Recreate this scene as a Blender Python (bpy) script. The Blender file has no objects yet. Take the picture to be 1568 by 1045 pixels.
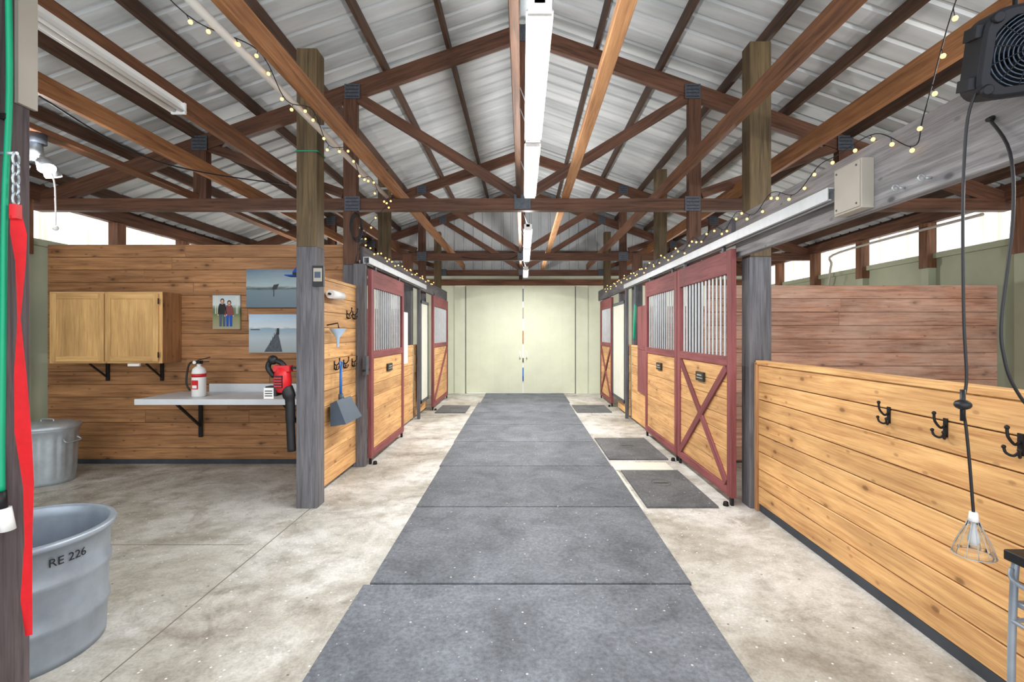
import bpy, math, random
from mathutils import Vector, Matrix
random.seed(7)
scene = bpy.context.scene
COL = scene.collection

# ------------------------------------------------------------------ builder
class B:
    def __init__(s, name):
        s.name=name; s.v=[]; s.f=[]; s.m=[]; s.sm=[]; s.uv=[]; s.mats=[]; s.M=None
    def mi(s, mat):
        if mat not in s.mats: s.mats.append(mat)
        return s.mats.index(mat)
    def av(s, p):
        p=Vector(p)
        if s.M is not None: p=s.M@p
        s.v.append(p); return len(s.v)-1
    def face(s, idx, mat, uv=None, smooth=False):
        s.f.append(idx); s.m.append(s.mi(mat)); s.sm.append(smooth)
        s.uv.append(uv if uv else [(0,0)]*len(idx))
    def obox(s, c, ax, hs, mat):
        c=Vector(c); A=[Vector(a) for a in ax]
        ru,rv=random.random()*40,random.random()*40
        ids={}
        for i in (-1,1):
            for j in (-1,1):
                for k in (-1,1):
                    ids[(i,j,k)]=s.av(c+A[0]*hs[0]*i+A[1]*hs[1]*j+A[2]*hs[2]*k)
        def U(t,a,b): return (t[a]*hs[a]+ru, t[b]*hs[b]+rv)
        det=A[0].cross(A[1]).dot(A[2])
        fs=[([(-1,-1,-1),(-1,-1,1),(-1,1,1),(-1,1,-1)],(1,2)),([(1,-1,-1),(1,1,-1),(1,1,1),(1,-1,1)],(1,2)),
            ([(-1,-1,-1),(1,-1,-1),(1,-1,1),(-1,-1,1)],(0,2)),([(-1,1,-1),(-1,1,1),(1,1,1),(1,1,-1)],(0,2)),
            ([(-1,-1,-1),(-1,1,-1),(1,1,-1),(1,-1,-1)],(0,1)),([(-1,-1,1),(1,-1,1),(1,1,1),(-1,1,1)],(0,1))]
        for q,(a,b) in fs:
            if det<0: q=q[::-1]
            s.face([ids[t] for t in q],mat,[U(t,a,b) for t in q])
    def box(s,x0,x1,y0,y1,z0,z1,mat):
        d=[abs(x1-x0),abs(y1-y0),abs(z1-z0)]; c=((x0+x1)/2,(y0+y1)/2,(z0+z1)/2)
        E=[Vector((1,0,0)),Vector((0,1,0)),Vector((0,0,1))]
        o=sorted(range(3),key=lambda i:-d[i])
        s.obox(c,[E[i] for i in o],[d[i]/2 for i in o],mat)
    def beam(s,p0,p1,w,h,mat,up=(0,0,1)):
        p0=Vector(p0);p1=Vector(p1);u=(p1-p0);L=u.length;u.normalize()
        up=Vector(up)
        if abs(u.dot(up))>.99: up=Vector((0,1,0))
        v=up.cross(u).normalized(); w_=u.cross(v)
        s.obox((p0+p1)/2,[u,v,w_],[L/2,w/2,h/2],mat)
    def cyl(s,p0,p1,r0,r1,mat,n=16,caps=True):
        p0=Vector(p0);p1=Vector(p1);u=(p1-p0).normalized()
        a=Vector((0,0,1)) if abs(u.z)<.9 else Vector((1,0,0))
        v=a.cross(u).normalized();w=u.cross(v)
        r=[[],[]]
        for k,(p,rr) in enumerate(((p0,r0),(p1,r1))):
            for i in range(n):
                t=2*math.pi*i/n; r[k].append(s.av(p+v*math.cos(t)*rr+w*math.sin(t)*rr))
        L=(p1-p0).length
        for i in range(n):
            j=(i+1)%n
            s.face([r[0][i],r[0][j],r[1][j],r[1][i]],mat,[(0,i*.02),(0,i*.02+.02),(L,i*.02+.02),(L,i*.02)],True)
        if caps:
            s.face(r[0][::-1],mat); s.face(r[1],mat)
    def tube(s,pts,r,mat,n=8):
        pts=[Vector(p) for p in pts]; rings=[]
        prev=None
        for i,p in enumerate(pts):
            t=(pts[min(i+1,len(pts)-1)]-pts[max(i-1,0)]).normalized()
            if prev is None:
                a=Vector((0,0,1)) if abs(t.z)<.9 else Vector((1,0,0)); v=a.cross(t).normalized()
            else:
                v=(prev-t*prev.dot(t)).normalized()
            prev=v; w=t.cross(v)
            rr=r[min(i,len(r)-1)] if isinstance(r,(list,tuple)) else r
            rings.append([s.av(p+v*math.cos(2*math.pi*k/n)*rr+w*math.sin(2*math.pi*k/n)*rr) for k in range(n)])
        for a,b in zip(rings,rings[1:]):
            for k in range(n):
                j=(k+1)%n; s.face([a[k],a[j],b[j],b[k]],mat,None,True)
        s.face(rings[0][::-1],mat); s.face(rings[-1],mat)
    def lathe(s,c,prof,mat,n=40,ax=((1,0,0),(0,1,0),(0,0,1)),wob=None):
        c=Vector(c);A=[Vector(a).normalized() for a in ax];rings=[]
        for (r,z) in prof:
            ring=[]
            for i in range(n):
                t=2*math.pi*i/n; rr=r*(wob(t,z) if wob else 1)
                ring.append(s.av(c+A[0]*math.cos(t)*rr+A[1]*math.sin(t)*rr+A[2]*z))
            rings.append(ring)
        for a,b in zip(rings,rings[1:]):
            for k in range(n):
                j=(k+1)%n; s.face([a[k],a[j],b[j],b[k]],mat,None,True)
    def ball(s,c,r,mat,n=10,sc=(1,1,1)):
        prof=[]
        m=max(4,n//2)
        for i in range(m+1):
            a=-math.pi/2+math.pi*i/m; prof.append((max(1e-4,math.cos(a))*r,math.sin(a)*r*sc[2]/sc[0]))
        s.lathe(c,[(p*sc[0],z*sc[0]) for p,z in prof],mat,n,ax=((1,0,0),(0,1,0),(0,0,1)))
    def quad(s,ps,mat,uv=None):
        s.face([s.av(p) for p in ps],mat,uv or [(0,0),(1,0),(1,1),(0,1)])
    def done(s,bevel=0):
        me=bpy.data.meshes.new(s.name); me.from_pydata([tuple(v) for v in s.v],[],s.f)
        for m in s.mats: me.materials.append(m)
        me.polygons.foreach_set('material_index',s.m); me.polygons.foreach_set('use_smooth',s.sm)
        uvl=me.uv_layers.new(name='UVMap'); flat=[]
        for u in s.uv:
            for a in u: flat+= [a[0],a[1]]
        uvl.data.foreach_set('uv',flat); me.update()
        ob=bpy.data.objects.new(s.name,me); COL.objects.link(ob)
        if bevel:
            md=ob.modifiers.new('bev','BEVEL'); md.width=bevel; md.segments=1; md.limit_method='ANGLE'
        return ob

def smooth_path(pts,k=6):
    P=[Vector(p) for p in pts];out=[]
    for i in range(len(P)-1):
        p0=P[max(i-1,0)];p1=P[i];p2=P[i+1];p3=P[min(i+2,len(P)-1)]
        for j in range(k):
            t=j/k
            out.append(.5*((2*p1)+(-p0+p2)*t+(2*p0-5*p1+4*p2-p3)*t*t+(-p0+3*p1-3*p2+p3)*t**3))
    out.append(P[-1]); return out

# ------------------------------------------------------------------ materials
def srgb(r,g,b):
    f=lambda c:(c/255/12.92) if c/255<=.04045 else ((c/255+.055)/1.055)**2.4
    return (f(r),f(g),f(b),1)
def newmat(name):
    m=bpy.data.materials.new(name); m.use_nodes=True; nt=m.node_tree; return m,nt,nt.nodes['Principled BSDF']
def ramp(nt,stops):
    n=nt.nodes.new('ShaderNodeValToRGB'); e=n.color_ramp.elements
    e[0].position=stops[0][0]; e[0].color=stops[0][1]; e[1].position=stops[-1][0]; e[1].color=stops[-1][1]
    for p,c in stops[1:-1]:
        k=e.new(p); k.color=c
    return n
def noise(nt,vec,scale,detail=4,rough=.55,dist=0):
    n=nt.nodes.new('ShaderNodeTexNoise'); n.inputs['Scale'].default_value=scale; n.inputs['Detail'].default_value=detail
    n.inputs['Roughness'].default_value=rough; n.inputs['Distortion'].default_value=dist
    if vec: nt.links.new(vec,n.inputs['Vector'])
    return n
def mapping(nt,vec,sc,loc=(0,0,0)):
    n=nt.nodes.new('ShaderNodeMapping'); n.inputs['Scale'].default_value=sc; n.inputs['Location'].default_value=loc; nt.links.new(vec,n.inputs['Vector']); return n.outputs[0]
def mixc(nt,fac,a,b,mode='MIX'):
    n=nt.nodes.new('ShaderNodeMix'); n.data_type='RGBA'; n.blend_type=mode
    for k,x in ((0,fac),(6,a),(7,b)):
        if hasattr(x,'is_linked') or hasattr(x,'links'): nt.links.new(x,n.inputs[k])
        else: n.inputs[k].default_value=x
    return n.outputs[2]
def mathn(nt,op,a,b):
    n=nt.nodes.new('ShaderNodeMath'); n.operation=op
    for k,x in ((0,a),(1,b)):
        if hasattr(x,'links'): nt.links.new(x,n.inputs[k])
        else: n.inputs[k].default_value=x
    return n.outputs[0]
def bump(nt,h,strength,dist=.01):
    n=nt.nodes.new('ShaderNodeBump'); n.inputs['Strength'].default_value=strength; n.inputs['Distance'].default_value=dist
    nt.links.new(h,n.inputs['Height']); return n.outputs[0]
def specks(nt,vec,scale,rad,keep):
    v=nt.nodes.new('ShaderNodeTexVoronoi'); v.voronoi_dimensions='2D'; v.inputs['Scale'].default_value=scale; nt.links.new(vec,v.inputs['Vector'])
    r=ramp(nt,[(rad*.45,(1,1,1,1)),(rad,(0,0,0,1))]); nt.links.new(v.outputs['Distance'],r.inputs[0])
    s=nt.nodes.new('ShaderNodeSeparateColor'); nt.links.new(v.outputs['Color'],s.inputs[0])
    k=mathn(nt,'LESS_THAN',s.outputs[0],keep)
    return mathn(nt,'MULTIPLY',r.outputs[0],k)

def wood(name,dark,light,var=.25,knots=True,rough=.55,dust=0,sat=.93):
    m,nt,b=newmat(name); L=nt.links
    uv=nt.nodes.new('ShaderNodeTexCoord').outputs['UV']
    g=noise(nt,mapping(nt,uv,(.9,16,1)),2.2,7,.62,.7)
    r=ramp(nt,[(.28,dark),(.5,tuple((dark[i]+light[i]*1.6)/2.6 for i in range(3))+(1,)),(.68,light)])
    L.new(g.outputs[0],r.inputs[0]); col=r.outputs[0]
    big=noise(nt,mapping(nt,uv,(.7,2.5,1)),1.5,3)
    rb=ramp(nt,[(.35,(.74,.70,.66,1)),(.62,(1.08,1.06,1.03,1))]); L.new(big.outputs[0],rb.inputs[0])
    col=mixc(nt,1.0,col,rb.outputs[0],'MULTIPLY')
    fine=noise(nt,mapping(nt,uv,(3,90,1)),2.0,4,.6); rf=ramp(nt,[(.3,(.82,.80,.78,1)),(.6,(1.03,1.03,1.03,1))]); L.new(fine.outputs[0],rf.inputs[0])
    col=mixc(nt,1.0,col,rf.outputs[0],'MULTIPLY')
    if knots:
        mp=mapping(nt,uv,(2.3,4.2,1)); mp2=mapping(nt,uv,(5.1,9.3,1),(7.3,2.9,0))
        k1=specks(nt,mp,1.0,.075,.4); k2=specks(nt,mp,1.0,.19,.4); k3=specks(nt,mp2,1.0,.11,.25)
        col=mixc(nt,mathn(nt,'MULTIPLY',k2,.4),col,tuple(dark[i]*.8 for i in range(3))+(1,))
        col=mixc(nt,mathn(nt,'MULTIPLY',k3,.55),col,tuple(dark[i]*.55 for i in range(3))+(1,))
        col=mixc(nt,mathn(nt,'MULTIPLY',k1,.75),col,tuple(dark[i]*.3 for i in range(3))+(1,))
    geo=nt.nodes.new('ShaderNodeNewGeometry')
    hs=nt.nodes.new('ShaderNodeHueSaturation'); hs.inputs['Saturation'].default_value=sat
    mr=nt.nodes.new('ShaderNodeMapRange'); mr.inputs[3].default_value=1-var; mr.inputs[4].default_value=1+var
    L.new(geo.outputs['Random Per Island'],mr.inputs[0]); L.new(mr.outputs[0],hs.inputs['Value']); L.new(col,hs.inputs['Color'])
    col=hs.outputs[0]
    if dust:
        oc=nt.nodes.new('ShaderNodeTexCoord').outputs['Object']
        dn=noise(nt,mapping(nt,oc,(1,1,3)),1.6,6,.65); dr=ramp(nt,[(.42,(0,0,0,1)),(.70,(dust,dust,dust,1))]); L.new(dn.outputs[0],dr.inputs[0])
        col=mixc(nt,dr.outputs[0],col,srgb(205,175,158))
    L.new(col,b.inputs['Base Color']); b.inputs['Roughness'].default_value=rough
    b.inputs['Specular IOR Level'].default_value=.3
    L.new(bump(nt,g.outputs[0],.25,.006),b.inputs['Normal'])
    return m

def plain(name,c,rough=.6,metal=0,var=.12,scale=6,bmp=0,spec=.4,stretch=(1,1,1)):
    m,nt,b=newmat(name); L=nt.links
    oc=nt.nodes.new('ShaderNodeTexCoord').outputs['Object']
    n=noise(nt,mapping(nt,oc,stretch),scale,5,.6)
    r=ramp(nt,[(.3,tuple(x*(1-var) for x in c[:3])+(1,)),(.7,tuple(min(1,x*(1+var)) for x in c[:3])+(1,))])
    L.new(n.outputs[0],r.inputs[0]); L.new(r.outputs[0],b.inputs['Base Color'])
    b.inputs['Roughness'].default_value=rough; b.inputs['Metallic'].default_value=metal; b.inputs['Specular IOR Level'].default_value=spec
    if bmp: L.new(bump(nt,n.outputs[0],bmp,.01),b.inputs['Normal'])
    return m
def emis(name,c,s):
    m,nt,b=newmat(name); b.inputs['Base Color'].default_value=c; b.inputs['Emission Color'].default_value=c; b.inputs['Emission Strength'].default_value=s
    return m

W_GOLD=wood('wood_golden_pine',srgb(184,126,66),srgb(234,186,118),.07)
W_TACK=wood('wood_tack_wall',srgb(122,80,44),srgb(182,130,80),.11)
W_RED=wood('wood_weathered_red',srgb(128,80,62),srgb(204,152,124),.16,dust=.6)
W_BEAM=wood('wood_beam_brown',srgb(58,38,28),srgb(108,70,49),.15,knots=False)
W_MID=wood('wood_joist_brown',srgb(76,48,30),srgb(136,90,58),.12,knots=False)
W_LITE=wood('wood_beam_tan',srgb(146,98,58),srgb(206,152,98),.08,knots=False)
W_LJ=wood('wood_joist_orange',srgb(112,70,38),srgb(178,122,72),.08,knots=False)
W_PURL=wood('wood_purlin',srgb(50,35,27),srgb(94,66,48),.2,knots=False)
W_POLE=wood('wood_pole_treated',srgb(62,50,32),srgb(108,90,60),.1,knots=False)
W_GREY=wood('wood_painted_grey',srgb(72,72,79),srgb(116,116,123),.08,knots=False,rough=.75)
W_GREYL=wood('wood_beam_grey_light',srgb(108,108,113),srgb(152,152,157),.08,rough=.8)
W_CAB=wood('cabinet_oak',srgb(188,142,80),srgb(220,176,110),.02,knots=False,rough=.4)
M_REDP=wood('painted_red',srgb(112,52,55),srgb(148,78,81),.06,knots=False,rough=.65)
M_GREEN=plain('painted_sage_side',srgb(160,165,142),.8,var=.08,scale=2)
M_DOORG=plain('painted_pale_green',srgb(214,219,196),.75,var=.05,scale=3)
M_GALV=plain('galvanized_steel',srgb(176,184,190),.42,.55,.16,9)
M_GALVB=plain('galvanized_bar',srgb(200,204,208),.4,.3,.08,9)
M_TANK=plain('galvanized_tank',srgb(150,160,172),.42,.4,.2,5)
M_BLACK=plain('black_plastic',srgb(28,28,32),.45,var=.1)
M_IRON=plain('black_iron',srgb(30,28,30),.5,.3,.1)
M_WHITE=plain('white_enamel',srgb(232,232,230),.4,var=.03)
M_COUNTER=plain('laminate_counter',srgb(212,216,220),.35,var=.05)
M_LREC=plain('off_tube_white',srgb(220,218,214),.4,var=.05)
M_RED=plain('red_plastic',srgb(200,30,38),.4,var=.06)
M_REDS=plain('red_webbing',srgb(205,22,34),.7,var=.1,scale=30)
M_HOSE=plain('green_hose',srgb(0,150,108),.45,var=.06)
M_BLUE=plain('blue_plastic',srgb(40,110,190),.45,var=.05)
M_NAVY=plain('navy_cloth',srgb(30,80,170),.8,var=.1)
M_SKIN=plain('print_skin',srgb(205,160,135),.6,var=.03)
M_PAN=plain('scoop_slate_plastic',srgb(70,84,100),.5,var=.08)
M_PLATE=plain('dark_plaque',srgb(40,40,34),.5,var=.3,scale=60)
M_BOXG=plain('junction_box_grey',srgb(168,162,152),.6,var=.04)
M_GUSS=plain('gusset_steel',srgb(84,88,96),.5,.5,.25,40)
M_PALE=plain('pale_board',srgb(214,214,200),.7,var=.05)
M_DARKR=plain('base_rubber',srgb(58,62,68),.8,var=.2)
M_GLASS,ntg,bg=newmat('clear_glass'); bg.inputs['Roughness'].default_value=.03; bg.inputs['Transmission Weight'].default_value=1.0; bg.inputs['Base Color'].default_value=(.93,.95,.97,1); bg.inputs['IOR'].default_value=1.25
E_TUBE=emis('lit_tube',(1,.985,.96,1),7.0)
E_BULB=emis('warm_bulb',(1,.56,.16,1),2.6)
E_LED=emis('led_lamp',(.9,.97,1,1),12)
M_PANEL_GLOW,nt,b=newmat('translucent_panel_glow'); b.inputs['Base Color'].default_value=srgb(235,232,225)
b.inputs['Roughness'].default_value=.6
w=nt.nodes.new('ShaderNodeTexCoord'); wv=nt.nodes.new('ShaderNodeTexNoise'); wv.inputs['Scale'].default_value=2.0
nt.links.new(mapping(nt,w.outputs['Object'],(1,6,.3)),wv.inputs['Vector'])
rr=ramp(nt,[(.35,srgb(196,190,172)),(.5,srgb(252,251,248))]); nt.links.new(wv.outputs[0],rr.inputs[0])
nt.links.new(rr.outputs[0],b.inputs['Emission Color']); b.inputs['Emission Strength'].default_value=1.15  # panels glow by emission, standing in for daylight coming through
# roof metal
M_ROOF,nt,b=newmat('roof_metal')
oc=nt.nodes.new('ShaderNodeTexCoord').outputs['Object']
n1=noise(nt,mapping(nt,oc,(.35,3.2,.35)),1.2,6,.6)
r=ramp(nt,[(.3,srgb(148,152,154)),(.55,srgb(186,189,190)),(.75,srgb(208,210,211))]); nt.links.new(n1.outputs[0],r.inputs[0])
nt.links.new(r.outputs[0],b.inputs['Base Color']); b.inputs['Metallic'].default_value=.0; b.inputs['Roughness'].default_value=.5
# concrete
M_CONC,nt,b=newmat('concrete_floor')
oc=nt.nodes.new('ShaderNodeTexCoord').outputs['Object']
n1=noise(nt,oc,.8,9,.68,.5); n2=noise(nt,oc,6,9,.75); n3=noise(nt,oc,70,3,.6); n4=noise(nt,oc,2.2,8,.7,.8)
r=ramp(nt,[(.34,srgb(142,134,122)),(.46,srgb(182,178,168)),(.58,srgb(212,210,205))]); nt.links.new(n1.outputs[0],r.inputs[0])
r2=ramp(nt,[(.34,(.68,.67,.65,1)),(.52,(1.0,1.0,1.0,1)),(.7,(1.1,1.1,1.1,1))]); nt.links.new(n2.outputs[0],r2.inputs[0])
c=mixc(nt,1.0,r.outputs[0],r2.outputs[0],'MULTIPLY')
r4=ramp(nt,[(.36,(.68,.65,.61,1)),(.47,(1,1,1,1))]); nt.links.new(n4.outputs[0],r4.inputs[0])
c=mixc(nt,1.0,c,r4.outputs[0],'MULTIPLY')
r3=ramp(nt,[(.3,(.82,.82,.82,1)),(.6,(1.04,1.04,1.04,1))]); nt.links.new(n3.outputs[0],r3.inputs[0])
c=mixc(nt,1.0,c,r3.outputs[0],'MULTIPLY')
c=mixc(nt,specks(nt,oc,14,.09,.2),c,srgb(235,234,230))
c=mixc(nt,specks(nt,oc,5,.04,.2),c,srgb(110,100,84))
nt.links.new(c,b.inputs['Base Color']); b.inputs['Roughness'].default_value=.62; nt.links.new(bump(nt,n2.outputs[0],.12,.01),b.inputs['Normal'])
# rubber mat
def rubber(name,a,bb):
    m,nt,b=newmat(name)
    oc=nt.nodes.new('ShaderNodeTexCoord').outputs['Object']
    n1=noise(nt,oc,2.4,9,.74,.5); n2=noise(nt,oc,45,5,.75)
    r=ramp(nt,[(.34,a),(.62,bb)]); nt.links.new(n1.outputs[0],r.inputs[0])
    r2=ramp(nt,[(.35,(.66,.66,.67,1)),(.65,(1.22,1.22,1.22,1))]); nt.links.new(n2.outputs[0],r2.inputs[0])
    c=mixc(nt,1.0,r.outputs[0],r2.outputs[0],'MULTIPLY')
    c=mixc(nt,specks(nt,oc,7,.05,.2),c,srgb(190,188,180))
    c=mixc(nt,specks(nt,oc,21,.10,.12),c,srgb(160,158,154))
    g=nt.nodes.new('ShaderNodeNewGeometry'); hs=nt.nodes.new('ShaderNodeHueSaturation'); mr=nt.nodes.new('ShaderNodeMapRange')
    mr.inputs[3].default_value=.88; mr.inputs[4].default_value=1.1
    nt.links.new(g.outputs['Random Per Island'],mr.inputs[0]); nt.links.new(mr.outputs[0],hs.inputs['Value']); nt.links.new(c,hs.inputs['Color'])
    nt.links.new(hs.outputs[0],b.inputs['Base Color']); b.inputs['Roughness'].default_value=.75
    nt.links.new(bump(nt,n2.outputs[0],.3,.004),b.inputs['Normal'])
    return m
M_MAT=rubber('rubber_mat',srgb(80,84,90),srgb(114,119,126))
M_MATD=rubber('rubber_mat_dark',srgb(72,74,76),srgb(100,102,104))

# ------------------------------------------------------------------ shell
YB=11.56; YF=-1.2; XL=-5.4; XR=5.4; RZ=5.0; SL=.35
def roofz(x): return RZ-SL*abs(x)
b=B('floor'); b.box(XL-.1,XR+.1,YF,YB+.15,-.1,0,M_CONC)
M_JOINT=plain('joint',srgb(122,116,106),.9)
b.box(-1.754,-1.747,YF,4.0,-.001,.0012,M_JOINT)
b.box(XL,-1.9,3.3,3.306,-.001,.0012,M_JOINT); b.box(-1.745,-.9,6.6,6.606,-.001,.0012,M_JOINT)
b.done()

b=B('ceiling')
for sgn in (-1,1):
    prof=[]; y=YF
    while y<YB+.1:
        prof+=[(y,0),(y+.17,0),(y+.185,.022),(y+.215,.022),(y+.23,0)]; y+=.23
    xa=0; xb=sgn*5.6
    r0=[b.av((xa,p,roofz(xa)+h)) for p,h in prof]; r1=[b.av((xb,p,roofz(xb)+h)) for p,h in prof]
    for i in range(len(prof)-1):
        b.face([r0[i],r0[i+1],r1[i+1],r1[i]],M_ROOF)
b.done()

def corr_wall(b,x,y0,y1,z0,z1,mat,step=.2):
    s=1 if x>0 else -1
    y=y0;pr=[]
    while y<y1: pr+=[(y,0),(y+step*.75,0),(y+step*.82,.02),(y+step*.93,.02)]; y+=step
    pr.append((y1,0)); pr=[p for p in pr if p[0]<=y1]
    a=[b.av((x+s*h,p,z0)) for p,h in pr]; c=[b.av((x+s*h,p,z1)) for p,h in pr]
    for i in range(len(pr)-1): b.face([a[i],a[i+1],c[i+1],c[i]],mat)
for nm,x,s in (('wall_left',XL,-1),('wall_right',XR,1)):
    b=B(nm); b.box(x,x+s*.04,YF,YB,0,2.46,M_GREEN)
    b.box(x-s*.05,x,YF,YB,2.42,2.49,M_GREEN)
    b.box(x-s*.09,x,YF,YB,2.89,3.05,W_BEAM)
    b.box(x,x+s*.04,YF,YB,2.9,3.13,W_PURL)
    y=.2
    while y<11.4:
        b.box(x-s*.12,x-s*.001,y,y+.14,2.3,2.89,W_MID); b.box(x-s*.1,x-s*.001,y+.01,y+.13,0,2.3,M_GREEN); y+=1.22
    b.done()
    w=B('window_1' if s<0 else 'window_2'); corr_wall(w,x+s*.01,YF,YB,2.47,2.9,M_PANEL_GLOW); w.done()

# back wall with gable
b=B('wall_back')
b.box(XL,-1.62,YB,YB+.1,0,2.9,M_DOORG); b.box(1.56,XR,YB,YB+.1,0,2.9,M_DOORG); b.box(-1.62,1.56,YB,YB+.1,2.58,2.9,M_DOORG)
x=XL
while x<XR-.01:
    pr=[(x,0),(x+.16,0),(x+.175,-.02),(x+.21,-.02),(x+.225,0)]
    for (xa,ha),(xb,hb) in zip(pr,pr[1:]):
        b.quad([(xa,YB+.03+ha,2.9),(xb,YB+.03+hb,2.9),(xb,YB+.03+hb,roofz(xb)),(xa,YB+.03+ha,roofz(xa))],M_ROOF)
    x+=.225
b.box(XL,XR,YB-.06,YB,2.58,2.72,W_MID); b.box(-.08,.0,YB-.05,YB+.02,2.72,4.9,W_PURL)
b.box(XL,XR,YB-.05,YB+.02,3.3,3.4,W_PURL)
b.done()
for nm,x0,x1,hx in (('door_1',-1.34,-.0,-.06),('door_2',.03,1.25,.1)):
    b=B(nm); b.box(x0,x1,YB-.05,YB+.05,.02,2.57,M_DOORG)
    nb=4
    for i in range(nb+1):
        xx=x0+(x1-x0)*i/nb
        if 0<i<nb: b.box(xx-.004,xx+.004,YB-.052,YB-.049,.05,2.55,M_PALE)
    for e in (x0,x1-.03): b.box(e,e+.03,YB-.06,YB-.05,.02,2.57,M_DOORG)
    b.box(hx-.02,hx+.02,YB-.08,YB-.05,.85,1.0,M_WHITE)
    b.tube(smooth_path([(hx,YB-.06,.86),(hx,YB-.11,.88),(hx,YB-.11,.97),(hx,YB-.06,.99)]),.01,M_WHITE)
    b.done()
b=B('trim_and_daylight_seam_1')
b.box(-.005,.035,YB-.03,YB+.03,.02,2.57,M_WHITE)  # white strip painted in as the daylight seam between the doors
for z0,z1,m in ((1.8,2.05,M_BOXG),(1.2,1.5,W_LITE),(.3,.42,M_NAVY),(.42,.62,M_BLUE),(.75,.85,W_PURL),(2.2,2.5,M_GUSS)): b.box(.0,.03,YB-.055,YB-.03,z0,z1,m)
for x0,x1 in ((-1.62,-1.34),(1.25,1.56)):
    b.box(x0,x1,YB-.03,YB+.05,.0,2.57,M_DOORG); b.box(x0 if x0>0 else x1-.018,x0+.018 if x0>0 else x1,YB-.045,YB-.03,0,2.57,W_GREY)
b.done()

def planks_x(b,x0,x1,y0,y1,z0,z1,h,mat,gap=.003,splits=()):
    n=round((z1-z0)/h); h=(z1-z0)/n
    for i in range(n):
        xs=[x0]+sorted(s_+random.uniform(-.3,.3) for s_ in splits if random.random()<.45)+[x1]
        for a,c in zip(xs,xs[1:]): b.box(a+.0005,c-.0005,y0,y1,z0+i*h+gap/2,z0+(i+1)*h-gap/2,mat)
def planks_y(b,x0,x1,y0,y1,z0,z1,h,mat,gap=.003):
    n=round((z1-z0)/h); h=(z1-z0)/n
    for i in range(n): b.box(x0,x1,y0,y1,z0+i*h+gap/2,z0+(i+1)*h-gap/2,mat)
b=B('wall_tack_room')
planks_x(b,XL+.13,-1.98,5.36,5.39,.03,2.43,.142,W_TACK,splits=(-3.9,-2.9))
b.box(XL+.13,-1.98,5.391,5.43,0,2.43,W_PURL); b.box(XL+.13,-1.98,5.345,5.36,0,.05,M_DARKR)
b.done(.004)
b=B('wall_stall_partition')
planks_x(b,2.05,XR-.13,5.36,5.39,.03,1.98,.145,W_RED,splits=(3.5,))
b.box(2.05,XR-.13,5.391,5.42,0,1.97,W_PURL)
b.done(.004)
for s,z in ((-1,1.9),(1,1.95)):
    b=B('wall_stall_partition'); planks_x(b,min(s*2.05,s*5.26),max(s*2.05,s*5.26),9.02,9.06,.03,z,.19,W_RED); b.done()

# ------------------------------------------------------------------ timber frame
def truss(y):
    b=B('roof_truss')
    b.box(XL+.02,XR-.02,y-.045,y+.045,2.80,2.93,W_BEAM)
    off=.22
    for s in (-1,1):
        b.beam((0,y,RZ-off),(s*5.35,y,roofz(5.35)-off),.07,.17,W_BEAM)
        b.beam((s*1.86,y-.001,roofz(1.86)-off-.05),(s*.06,y-.001,2.98),.05,.11,W_BEAM)
        b.box(s*3.55-.07,s*3.55+.07,y-.046,y+.046,2.93,roofz(3.55)-off,W_BEAM)
        b.beam((s*3.5,y,roofz(3.5)-off-.04),(s*1.98,y,2.99),.045,.1,W_BEAM)
        for (gx,gz) in ((s*1.87,roofz(1.87)-off-.02),(s*3.55,roofz(3.55)-off),(s*1.87,2.87)):
            k=.085
            b.box(gx-k,gx+k,y-.056,y-.05,gz-.08,gz+.08,M_GUSS)
            for i in range(4):
                b.box(gx-.07,gx+.07,y-.058,y-.056,gz-.06+i*.038,gz-.053+i*.038,M_BLACK)
    b.box(-.05,.05,y-.04,y+.04,2.93,RZ-off,W_BEAM)
    b.box(-.09,.09,y-.056,y-.05,2.81,2.97,M_GUSS); b.box(-.13,.13,y-.056,y-.05,RZ-off-.12,RZ-off+.06,M_GUSS)
    b.done()
for y in (5.36,9.02,11.42): truss(y)
b=B('roof_purlins')
xs=[.12,.82,1.52,2.22,2.92,3.62,4.32,5.1]
for s in (-1,1):
    for x in xs:
        z=roofz(x)-.072
        b.box(s*x-.019,s*x+.019,YF,YB,z-.06,z+.065-.008,W_PURL)
b.done()
for (x,w_,h,m,y0) in ((-1.37,.045,.13,W_LJ,-.8),(-2.3,.045,.14,W_MID,-.8),(-3.0,.045,.13,W_LJ,-.8),(-3.62,.12,.045,W_MID,-.8),(.475,.08,.05,W_LITE,-.8),(1.52,.045,.13,W_MID,-.8),(2.35,.045,.15,W_LJ,-.8),(3.3,.045,.14,W_BEAM,-.8),(-.04,.05,.06,W_PURL,-.8)):
    b=B('ceiling_joist'); b.box(x-w_/2,x+w_/2,y0,11.35,2.932,2.932+h,m); b.done(.004)
def post(x,y,w_,d,zt,zp,mu=W_POLE,name='timber_post'):
    b=B(name); b.box(x-w_/2,x+w_/2,y-d/2,y+d/2,0,zp,W_GREY); b.box(x-w_/2+.001,x+w_/2-.001,y-d/2+.001,y+d/2-.001,zp,zt,mu); return b
p=post(-1.78,4.06,.17,.15,3.8,2.16)
p.tube([(-1.87,3.98,2.95),(-1.69,3.98,2.95),(-1.69,4.14,2.95),(-1.87,4.14,2.95),(-1.87,3.98,2.95)],.006,M_HOSE,6)
p.done(.006)
post(1.965,4.06,.18,.15,3.86,2.08).done(.006)
for s in (-1,1): post(s*1.90,5.36,.14 if s>0 else .15,.088,roofz(1.9)-.3,2.2,W_BEAM).done(.005)
for s in (-1,1): post(s*1.91,6.7,.15,.15,3.7,2.2).done(.005)
for s in (-1,1): post(s*1.91,8.05,.15,.14,2.75,2.3,W_BEAM).done(.005)
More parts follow.
